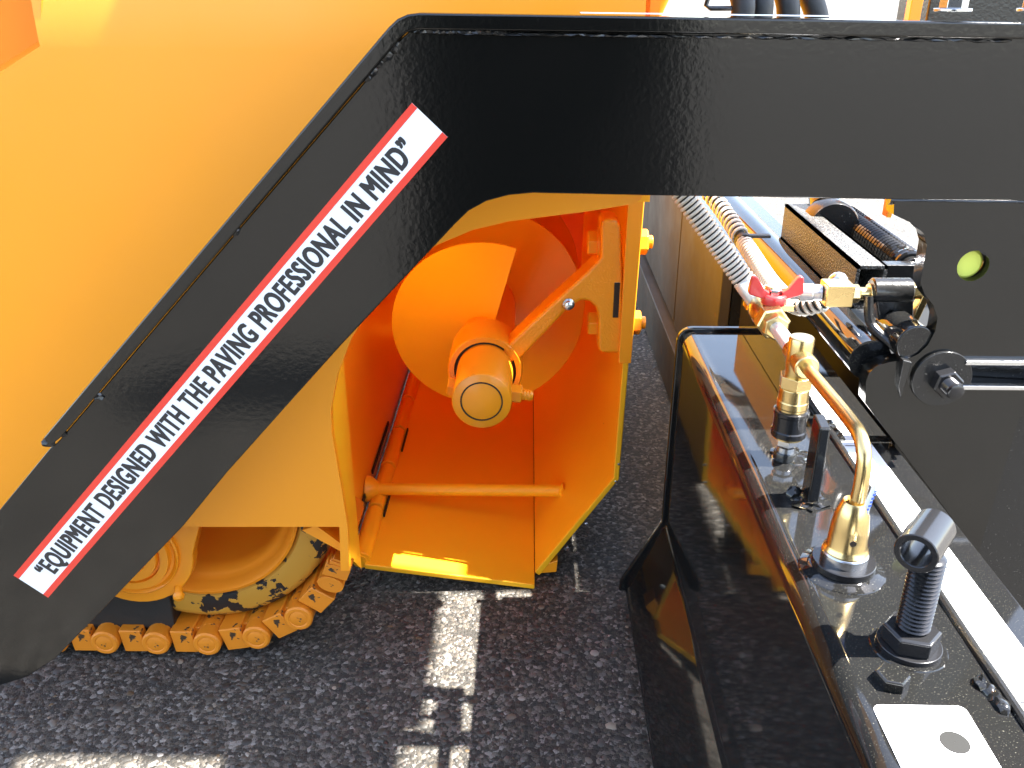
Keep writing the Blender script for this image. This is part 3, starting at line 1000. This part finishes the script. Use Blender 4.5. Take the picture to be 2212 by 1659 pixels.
put_text("8", lambda a, b_: Vector((0.514 + b_ * 0.012, yt + 0.011 - a * 0.022, ZS + 0.0016)), "tape_numeral", M['ink'], tape, bold=0.02)
yt2 = P(1660, 714, Z=ZS).y
put_text("9", lambda a, b_: Vector((0.514 + b_ * 0.012, yt2 + 0.011 - a * 0.022, ZS + 0.0016)), "tape_numeral", M['ink'], tape, bold=0.02)

# main screed behind
msc = thing("main_screed", "long grey brown steel face of the main screed running back behind the box", "screed", (0.45, 2.4, 0))
MB().box(0.52, 0.55, 2.26, 2.93, 0.245, 0.72).build("front_plate", M['screed'], msc, bevel=0.003)
MB().box(0.526, 0.55, 2.98, 5.0, 0.245, 0.77).build("front_plate", M['screed'], msc, bevel=0.003)
MB().box(0.552, 0.80, 2.26, 5.0, 0.06, 0.66).build("frame", M['black_plain'], msc)
MB().box(0.50, 0.55, 2.26, 5.0, 0.02, 0.21).build("strike_off", M['screed'], msc, bevel=0.004)
m = MB()
m.box(0.66, 0.98, 1.33, 2.3, 0.02, 0.74)
m.build("deck", M['black_flat'], msc, bevel=0.004)
m = MB()
m.cyl((0.552, 1.31, 0.80), (0.552, 3.4, 0.80), 0.034, 28)
m.build("slide_tube", M['black_gloss'], msc)
m = MB()
m.box(0.44, 0.452, 1.3, 1.72, 0.70, 0.80)
m.build("guide_bar", M['black_gloss'], msc, bevel=0.002)
m = MB()
m.box(0.614, 1.1, 1.303, 1.325, 0.3, 0.815)
m.build("side_block", M['black_plain'], msc, bevel=0.004)

# square tube
x0, x1_ = 0.58, 0.634
sqt = thing("square_tube", "gritty black square steel tube with an open end under the beam", "steel tube", (0.6, 1.5, 0.85))
m = MB()
oz, ih = 0.90, 0.006
for p in ((x0, x1_, oz - ih, oz), (x0, x1_, oz - 0.08, oz - 0.08 + ih)):
    m.box(p[0], p[1], 1.5, 1.98, p[2], p[3])
m.box(x0, x0 + ih, 1.5, 1.98, oz - 0.08, oz)
m.box(x1_ - ih, x1_, 1.5, 1.98, oz - 0.08, oz)
m.build("tube_wall", M['black_grit'], sqt)
MB().box(0.592, 0.612, 1.62, 1.66, 0.74, 0.82).build("foot", M['black_gloss'], sqt, bevel=0.002)

# coil spring and drum
spg = thing("coil_spring", "shiny black coil spring beside the square tube", "spring", (0.72, 1.7, 0.85))
coil([(0.725, 1.62, 0.862), (0.725, 1.75, 0.862), (0.725, 1.88, 0.862), (0.725, 2.0, 0.862)], 0.027, 0.014, 0.0058, 18, 7).build("coil", M['black_gloss'], spg)
MB().cyl((0.725, 1.60, 0.862), (0.725, 2.02, 0.862), 0.022, 20).build("core", M['black_plain'], spg)
q0 = P(1935, 590, Y=1.585)
MB().box(q0.x - 0.03, q0.x + 0.035, 1.57, 1.598, q0.z - 0.05, q0.z + 0.02).build('end_block', M['black_plain'], spg, bevel=0.002)
drm = thing("black_drum", "black round drum end standing behind the square tube", "drum", (0.68, 1.9, 0.8))
m = MB()
m.lathe((0.655, 1.86, 0.875), (0, 1, 0), [(0, 0.052), (0.006, 0.056), (0.05, 0.056)], 36)
m.build("drum_end", M['black_plain'], drm)
m = MB()
m.lathe((0.652, 1.92, 0.905), (0.1, 0.8, 0.5), [(0, 0.034), (0.09, 0.034), (0.092, 0.03), (0.11, 0.03), (0.112, 0.034), (0.3, 0.034)], 28)
m.build("drum_neck", M['black_gloss'], drm)

# pivot bracket with pipe through the end plate cut-out
pvt = thing("pivot_bracket", "black pivot boss and bent bar joined to a glossy pipe beside the end plate", "bracket", (0.6, 1.35, 0.8))
YB = 1.36
pa, pb = P(1881, 628, Y=YB), P(1966, 628, Y=YB)
m = MB()
m.lathe((pa.x, YB, pa.z), (1, 0, 0), [(0, 0.017), (0, 0.0185), (0.002, 0.021), (pb.x - pa.x - 0.002, 0.021), (pb.x - pa.x, 0.019)], 32)
m.build("boss", M['black_plain'], pvt, ang=40)
q1, q2 = P(1910, 690, Y=YB), P(1925, 640, Y=YB)
m = MB()
m.plate(XZ([(1883, 632), (1966, 632), (1966, 690), (1945, 672), (1915, 664), (1892, 690)], YB), YB - 0.016, YB + 0.012)
m.build("boss_web", M['black_plain'], pvt, bevel=0.003)
pc = P(1925, 700, Y=1.36)
m = MB()
m.cyl((pc.x, 1.36, pc.z), (pc.x + 0.005, 1.272, pc.z - 0.0), 0.030, 36)
m.build("pipe", M['black_gloss'], pvt, bevel=0.003)
path = smooth([P(1877, 640, Y=1.345), P(1876, 690, Y=1.335), P(1890, 712, Y=1.325), P(1925, 742, Y=1.30), P(1962, 778, Y=1.272)], 3)
m = MB()
m.tube(path, 0.0075, 10)
m.build("bent_bar", M['black_plain'], pvt)
m = MB()
q = P(1975, 625, Y=YB)
m.hexa((pb.x - 0.001, YB, pb.z - 0.0), (1, 0, 0), 0.014, 0.018, 0.3)
m.obox(P(1985, 660, Y=1.36), Vector((0.25, 0, 1)).normalized(), (0, 1, 0), Vector((1, 0, -0.25)).normalized(), 0.055, 0.02, 0.012)
m.build("brass_stem", M['brass'], pvt, bevel=0.002)

# ------------------------------------------------------------------ hoses, valve and burner
hs = thing("guarded_hose", "pale spring guarded hose running down to the red handled valve", "hose", P(1640, 650, Y=1.42))
HX, HZ = 0.387, 0.865
hp = [P(1395, 300, Y=1.46), P(1440, 368, Y=1.45), P(1483, 430, Y=1.44), P(1540, 512, Y=1.425), P(1590, 582, Y=1.41), P(1622, 627, Y=1.40)]
MB().tube(smooth(hp, 2), 0.0125, 16).build("hose_core", M['rubber'], hs)
coil(hp, 0.0162, 0.0082, 0.0030, 16, 6).build("spring_guard", M['spring'], hs)
m = MB()
h0, h1 = P(1608, 606, Y=1.405), P(1644, 656, Y=1.385)
m.lathe(h0, h1 - h0, [(0, 0.0175), (0.003, 0.0195), ((h1 - h0).length, 0.0195), ((h1 - h0).length + 0.004, 0.017)], 24)
m.tube([h1, h1 * 0.4 + Vector((HX, 1.41, HZ)) * 0.6, (HX, 1.405, HZ)], 0.0135, 16)
m.build("ferrule", M['ferrule'], hs)

vlv = thing("butterfly_valve", "brass ball valve with a red butterfly handle", "valve", (HX, 1.34, HZ))
m = MB()
m.hexa((HX, 1.415, HZ), (0, -1, 0), 0.024, 0.03, 0.4)
m.lathe((HX, 1.386, HZ), (0, -1, 0), [(0, 0.018), (0.004, 0.0205), (0.012, 0.0235), (0.034, 0.0245), (0.05, 0.0225), (0.06, 0.02), (0.066, 0.018)], 28)
m.build("valve_body", M['brass'], vlv, bevel=0.001)
m = MB()
m.hexa((HX, 1.322, HZ), (0, -1, 0), 0.027, 0.026, 0.15)
m.hexa((HX, 1.296, HZ), (0, -1, 0), 0.0212, 0.018, 0.5)
m.build("union_nut", M['brass'], vlv, bevel=0.0012)
MB().cyl((HX, 1.28, HZ), (HX, 1.19, HZ), 0.0115, 18).build("nipple", M['ferrule'], vlv)
m = MB()
m.lathe((HX, 1.345, HZ + 0.022), (0.12, 0, 1), [(0, 0.013), (0.018, 0.013), (0.02, 0.011), (0.026, 0.011)], 20)
m.obox((HX + 0.014, 1.335, HZ + 0.017), (1, 0, 0), (0, 1, 0), (0, 0, 1), 0.045, 0.024, 0.01)
m.build("stem", M['brass'], vlv, bevel=0.001)
m = MB()
hc = Vector((HX + 0.006, 1.335, HZ + 0.034))
m.lathe(hc - Vector((0, 0, 0.014)), (0, 0, 1), [(0, 0.0175), (0.003, 0.0195), (0.015, 0.0195), (0.018, 0.0175), (0.018, 0.011), (0.014, 0.010)], 28)
for sgn in (-1, 1):
    w = [(0.014, -0.008), (0.026, -0.004), (0.058, 0.006), (0.060, 0.012), (0.056, 0.044), (0.050, 0.047), (0.043, 0.043), (0.026, 0.018), (0.014, 0.011)]
    if sgn < 0: w = w[::-1]
    m.plate([(hc.x + sgn * a * 0.72, hc.z + b_ * 0.74) for a, b_ in w], hc.y - 0.004 - 0.004, hc.y + 0.004)
m.build("butterfly_handle", M['red'], vlv, bevel=0.002)
MB().hexa(hc + Vector((0, 0, 0.002)), (0, 0, 1), 0.0105, 0.010, 0.2).build("handle_nut", M['steel'], vlv)

TE = Vector((HX + 0.002, 1.163, HZ))
tee = thing("brass_tee", "brass tee fitting joining valve, coupler and bent tube", "pipe fitting", TE)
m = MB()
m.lathe(TE + Vector((0, 0, 0.032)), (0, 0, -1), [(0, 0.0165), (0.003, 0.018), (0.040, 0.018), (0.05, 0.0165), (0.095, 0.0165), (0.1, 0.014)], 28)
m.lathe(TE + Vector((0, 0.03, 0)), (0, -1, 0), [(0, 0.0165), (0.045, 0.0165), (0.055, 0.0175), (0.068, 0.0175), (0.07, 0.0155)], 28)
m.build("tee_body", M['brass'], tee, bevel=0.0012)

qc = thing("quick_coupler", "upright quick coupler of brass and black steel on the box top", "coupler", (TE.x, TE.y, ZT))
qq = lambda z: Vector((TE.x, TE.y, z))
m = MB()
m.hexa(qq(0.838), (0, 0, -1), 0.0245, 0.02, 0.2)
m.lathe(qq(0.819), (0, 0, -1), [(0, 0.0205), (0.001, 0.0215), (0.02, 0.0215), (0.021, 0.0225), (0.03, 0.0225), (0.032, 0.021), (0.038, 0.021)], 32)
m.build("upper_body", M['brass'], qc, bevel=0.0008)
m = MB()
m.lathe(qq(0.784), (0, 0, -1), [(0, 0.022), (0.002, 0.0255), (0.007, 0.0255), (0.009, 0.0238), (0.032, 0.0238), (0.034, 0.0255), (0.042, 0.0255), (0.043, 0.023)], 36)
m.build("sleeve", M['dark_steel'], qc, ang=40)
MB().lathe(qq(0.742), (0, 0, -1), [(0, 0.0225), (0.004, 0.0225), (0.005, 0.018)], 32).build("sleeve_ring", M['brass'], qc)
m = MB()
m.hexa(qq(0.738), (0, 0, -1), 0.0165, 0.014, 0.1)
m.lathe(qq(0.722), (0, 0, -1), [(0, 0.0135), (0.008, 0.014), (0.009, 0.0125)], 24)
m.build("plug", M['steel'], qc)
MB().lathe(qq(0.714), (0, 0, -1), [(0, 0.0158), (0.002, 0.017), (0.02, 0.017)], 28).build("boss", M['black_plain'], qc)

NB = P(1824, 1200, Z=ZT + 0.02)
tb = thing("bent_brass_tube", "bent brass tube curving down from the tee to the burner nozzle", "tube", (NB.x, NB.y, 0.79))
pth = smooth([TE + Vector((0, -0.03, 0)), TE + Vector((0.001, -0.1, 0.002)), (NB.x + 0.004, NB.y + 0.08, HZ + 0.006), (NB.x + 0.004, NB.y + 0.012, HZ + 0.006), (NB.x + 0.004, NB.y - 0.002, HZ - 0.04), (NB.x + 0.001, NB.y, 0.775)], 4)
MB().tube(pth, 0.0088, 20).build("tube", M['brass'], tb)
# paper tag on the tube
tg = MB()
tp = Vector((NB.x + 0.008, NB.y - 0.011, 0.80))
tg.loft([tp + Vector((-0.006, 0, -0.028)), tp + Vector((0.006, 0.0, -0.018)), tp + Vector((0.010, 0.002, 0.024)), tp + Vector((0.006, 0.003, 0.026))],
        [tp + Vector((-0.006, 0.0008, -0.028)), tp + Vector((0.006, 0.0008, -0.018)), tp + Vector((0.010, 0.0028, 0.024)), tp + Vector((0.006, 0.0038, 0.026))])
tgo = tg.build("paper_tag", M['white'], tb)
m = MB()
for i in range(7):
    z = -0.014 + i * 0.005
    x = 0.002 + i * 0.0009
    w = random.uniform(0.002, 0.0042)
    m.add([tp + Vector((x, -0.0006, z)), tp + Vector((x + w, -0.0006, z + 0.001)), tp + Vector((x + w, -0.0004, z + 0.0038)), tp + Vector((x, -0.0004, z + 0.003))], [(0, 1, 2, 3)])
tag(m.build("tag_print", M['blue_ink'], tgo), kind='stuff')

nz = thing("burner_nozzle", "tapered brass burner nozzle on a round steel flange", "burner", (NB.x, NB.y, ZT))
nn = lambda z: Vector((NB.x, NB.y, z))
m = MB()
m.lathe(nn(0.728), (0, 0, 1), [(0, 0.0255), (0.003, 0.0265), (0.007, 0.0245), (0.010, 0.0232), (0.034, 0.0222), (0.052, 0.0195), (0.068, 0.0140), (0.070, 0.0125), (0.066, 0.0095), (0.05, 0.009)], 36)
m.build("nozzle", M['brass'], nz, ang=28)
hv = (P(1833, 1136, Y=NB.y) - nn(0)).normalized()
m = MB()
m.lathe((NB.x - 0.002, NB.y - 0.0215, 0.752), (0, -1, 0), [(0, 0.004), (0.0013, 0.004)], 16)
m.build("air_hole", M['recess'], nz)
m = MB()
m.lathe(nn(0.715), (0, 0, 1), [(0, 0.0275), (0.012, 0.0275), (0.014, 0.026)], 36)
m.build("collar", M['steel'], nz, bevel=0.001)
m = MB()
m.lathe(nn(0.706), (0, 0, 1), [(0, 0.036), (0.001, 0.0375), (0.009, 0.0375), (0.010, 0.0365)], 40)
m.build("flange", M['dark_steel'], nz)
m = MB()
m.lathe(nn(ZT - 0.002), (0, 0, 1), [(0, 0.052), (0.003, 0.050), (0.006, 0.042), (0.009, 0.036)], 40)
m.build("weld_collar", M['black_gloss'], nz)

# threaded eye
EB = P(1966, 1378, Z=ZT + 0.012)
eye = thing("threaded_eye", "black threaded stem with a short cross pipe for an eye, nutted to the box top", "eye bolt", (EB.x, EB.y, ZT))
ee = lambda z: Vector((EB.x, EB.y, z))
m = MB()
pr = [(0, 0.0172)]
for i in range(20):
    pr += [(0.02 + i * 0.0051, 0.0174), (0.0225 + i * 0.0051, 0.0142)]
m.lathe(ee(ZT), (0, 0, 1), pr, 28)
m.build("stem", M['dark_steel'], eye, ang=60)
m = MB()
m.hexa(ee(ZT + 0.007), (0, 0, 1), 0.030, 0.02, 0.28)
m.build("nut", M['dark_steel'], eye, bevel=0.0015)
m = MB()
m.ringplate(ee(ZT + 0.0006), (0, 0, 1), 0.012, 0.0335, 0.0065, 40)
m.build("washer", M['dark_steel'], eye, bevel=0.001)
m = MB()
m.lathe(ee(ZT), (0, 0, 1), [(0, 0.040), (0.0012, 0.039)], 40)
m.build("slot_rim", M['black_gloss'], eye)
c1 = P(1978, 1197, Y=EB.y - 0.022)
dv = Vector((0.62, 0.78, 0)).normalized()
m = MB()
L_ = 0.062
for a, b_, r0, r1 in ((0, L_, 0.0145, 0.0215),):
    m.lathe(c1, dv, [(0.001, r0), (0, r0 + 0.001), (0, r1 - 0.001), (0.001, r1), (L_ - 0.001, r1), (L_, r1 - 0.001), (L_, r0)], 40, cap=False)
    m.lathe(c1, dv, [(0.001, r0), (L_, r0)], 40, cap=False)
m.build("cross_pipe", M['dark_steel'], eye, ang=40)

# second hose and brass block
h2 = thing("ribbed_hose", "ribbed grey hose tied with black straps, curving to the brass block", "hose", P(1690, 640, Y=1.45))
hp2 = [P(1480, 350, Y=2.02), P(1535, 420, Y=1.96), P(1568, 462, Y=1.89), P(1605, 520, Y=1.78), P(1636, 570, Y=1.68), P(1664, 612, Y=1.58), P(1695, 645, Y=1.49), P(1730, 664, Y=1.43), P(1765, 656, Y=1.41), P(1795, 646, Y=1.40)]
MB().tube(smooth(hp2, 3), 0.0115, 14).build("hose_core", M['rubber'], h2)
cut = smooth(hp2, 3)
n_ = len(cut)
coil(cut[: int(n_ * 0.36)], 0.0165, 0.0175, 0.0034, 14, 6).build("loose_guard", M['spring'], h2)
coil(cut[int(n_ * 0.36): int(n_ * 0.92)], 0.0148, 0.0108, 0.0033, 12, 6).build("ribbed_sleeve", M['spring'], h2)
for k in (0.35, 0.66):
    m = MB()
    p = cut[int(n_ * k)]
    tdir = (cut[int(n_ * k) + 1] - p).normalized()
    m.lathe(p - tdir * 0.006, tdir, [(0, 0.015), (0.001, 0.0185), (0.011, 0.0185), (0.012, 0.015)], 20)
    m.obox(p + Vector((0.028, 0.0, 0.012)), (1, 0, 0), (0, 1, 0), (0, 0, 1), 0.05, 0.016, 0.006)
    m.build("strap", M['rubber'], h2, bevel=0.001)
bk = thing("brass_block", "square brass block fitting between ribbed hose and pivot boss", "pipe fitting", P(1830, 640, Y=1.36))
m = MB()
p0, p1 = P(1780, 662, Y=1.35), P(1847, 616, Y=1.35)
m.box(p0.x, p1.x, 1.345, 1.385, p0.z, p1.z)
m.build("block", M['brass'], bk, bevel=0.002)
m = MB()
pm_ = (p0 + p1) / 2
m.hexa((p1.x - 0.001, 1.362, pm_.z), (1, 0, 0), 0.0155, 0.014, 0.2)
m.cyl((p1.x, 1.362, pm_.z), (pa.x + 0.002, 1.362, pm_.z), 0.0105, 18)
m.ringplate((pa.x - 0.003, 1.362, pm_.z), (1, 0, 0), 0.004, 0.0165, 0.003, 24)
m.build("union_nut", M['brass'], bk, bevel=0.001)
m = MB()
m.lathe((p0.x + 0.002, 1.372, pm_.z - 0.002), (-1, 0.3, -0.1), [(0, 0.0135), (0.014, 0.0135), (0.015, 0.015), (0.035, 0.0145), (0.037, 0.012), (0.05, 0.012)], 20)
m.build("hose_tail", M['ferrule'], bk)
ns = thing("acorn_nut", "shiny domed nut standing behind the brass block", "nut", P(1808, 606, Y=1.46))
m = MB()
q = P(1808, 622, Y=1.46)
m.lathe(q, (0, 0, 1), [(0, 0.017), (0.014, 0.017), (0.02, 0.015), (0.026, 0.009), (0.028, 0.003)], 20)
m.build("dome", M['steel'], ns)

# ------------------------------------------------------------------ things above the beam
orod = thing("orange_rod", "orange painted rod slanting up behind the beam", "rod", P(1420, 20, Y=1.8))
MB().cyl(P(1400, 60, Y=1.8), P(1455, -60, Y=1.8), 0.014, 16).build("rod", M['yellow'], orod)
hb = thing("hose_bundle", "bundle of thick black hoses arching above the beam", "hose", P(1680, 20, Y=1.6))
for i, (a, b_) in enumerate((((1610, -20), (1600, 70)), ((1650, -30), (1640, 70)), ((1700, -30), (1705, 70)), ((1745, -30), (1775, 70)))):
    pa_, pb_ = P(*a, Y=1.6 + 0.03 * i), P(*b_, Y=1.6 + 0.03 * i)
    MB().tube(smooth([pa_ + Vector((-0.05, 0.1, 0.06)), pa_, pb_, pb_ + Vector((0, 0, -0.1))], 3), 0.020, 14).build("hose", M['rubber'], hb)
MB().tube([P(1535, -20, Y=1.6), P(1525, 12, Y=1.6), P(1535, 18, Y=1.6), P(1590, 18, Y=1.6)], 0.004, 8).build("loop_handle", M['black_plain'], hb)
opost = thing("orange_post", "narrow orange post rising behind the right part of the beam", "post", P(1975, 20, Y=2.3))
a = P(1963, 40, Y=2.3)
MB().box(a.x, a.x + 0.028, 2.3, 2.33, a.z - 0.15, 1.6).build("bar", M['yellow'], opost, bevel=0.002)
cb = thing("control_box", "black control box above the right end of the beam", "control box", P(2100, 10, Y=2.4))
a = P(2000, 45, Y=2.4)
MB().box(a.x, a.x + 0.5, 2.4, 2.6, a.z - 0.02, 1.6).build("case", M['black_plain'], cb, bevel=0.006)
a = P(1930, 432, Y=2.2)
op2 = thing("orange_strut", "orange upright strut seen past the end plate corner", "strut", a)
q0, q1 = P(1916, 470, Y=1.9), P(1938, 400, Y=1.9)
MB().box(q0.x, q1.x, 1.9, 1.93, q0.z, 1.0).build("bar", M['yellow'], op2)

# ------------------------------------------------------------------ photographer (mirrored in the black paint)
def person():
    o = thing("person", "person in a long dark coat standing in front of the machine with arms raised", "person", (0.05, -0.36, 0))
    sk = {'pel': (0.12, -0.42, 1.18, .19), 'wai': (0.12, -0.43, 1.38, .17), 'che': (0.13, -0.42, 1.68, .20), 'nec': (0.13, -0.40, 1.92, .075), 'hea': (0.13, -0.38, 2.06, .115), 'top': (0.13, -0.385, 2.18, .085),
          'shl': (-0.10, -0.41, 1.80, .085), 'ell': (-0.24, -0.34, 1.52, .06), 'wrl': (-0.08, -0.20, 1.46, .042), 'hal': (-0.05, -0.16, 1.47, .042),
          'shr': (0.36, -0.41, 1.80, .085), 'elr': (0.52, -0.34, 1.53, .06), 'wrr': (0.30, -0.20, 1.46, .042), 'har': (0.26, -0.16, 1.47, .042),
          'hpl': (0.0, -0.42, 1.1, .13), 'knl': (-0.03, -0.40, 0.63, .09), 'anl': (-0.05, -0.44, 0.12, .06), 'tol': (-0.06, -0.26, 0.05, .05),
          'hpr': (0.24, -0.42, 1.1, .13), 'knr': (0.28, -0.40, 0.63, .09), 'anr': (0.30, -0.44, 0.12, .06), 'tor': (0.32, -0.26, 0.05, .05)}
    ed = ['pel wai', 'wai che', 'che nec', 'nec hea', 'hea top', 'che shl', 'shl ell', 'ell wrl', 'wrl hal', 'che shr', 'shr elr', 'elr wrr', 'wrr har',
          'pel hpl', 'hpl knl', 'knl anl', 'anl tol', 'pel hpr', 'hpr knr', 'knr anr', 'anr tor']
    ks = list(sk)
    me = bpy.data.meshes.new("body")
    me.from_pydata([(Vector(sk[k][:3]) - Vector((0.12, -0.42, 0))) * S for k in ks], [(ks.index(e_.split()[0]), ks.index(e_.split()[1])) for e_ in ed], [])
    me.materials.append(M['cloth'])
    b = bpy.data.objects.new("body", me)
    COL.objects.link(b)
    b.parent = o
    b.modifiers.new("skin", 'SKIN').use_smooth_shade = True
    b.scale = (1.45, 1.15, 1.0)
    for i, k in enumerate(ks):
        sv = me.skin_vertices[0].data[i]
        sv.radius = (sk[k][3] * S, sk[k][3] * S * (0.72 if k in ('che', 'wai', 'pel') else 1))
        sv.use_root = (k == 'pel')
    b.modifiers.new("sub", 'SUBSURF').render_levels = 2
    c_ = MB()
    vs_, fs_ = [], []
    prof_ = [(0.42, .47, .30), (0.7, .46, .29), (1.0, .46, .27), (1.2, .47, .25), (1.4, .43, .23), (1.65, .42, .22), (1.82, .36, .18), (1.9, .2, .13), (1.95, .1, .1)]
    n_s = 28
    for z_, rx_, ry_ in prof_:
        for q_ in range(n_s):
            an = 2 * math.pi * q_ / n_s
            w_ = 1 + 0.05 * math.sin(an * 5 + z_ * 3)
            vs_.append((0.05 + rx_ * w_ * math.cos(an), -0.42 + ry_ * w_ * math.sin(an), z_))
    for k_ in range(len(prof_) - 1):
        for q_ in range(n_s):
            fs_.append((k_ * n_s + q_, k_ * n_s + (q_ + 1) % n_s, (k_ + 1) * n_s + (q_ + 1) % n_s, (k_ + 1) * n_s + q_))
    c_.add(vs_, fs_).build("coat", M['cloth'], o)
person()
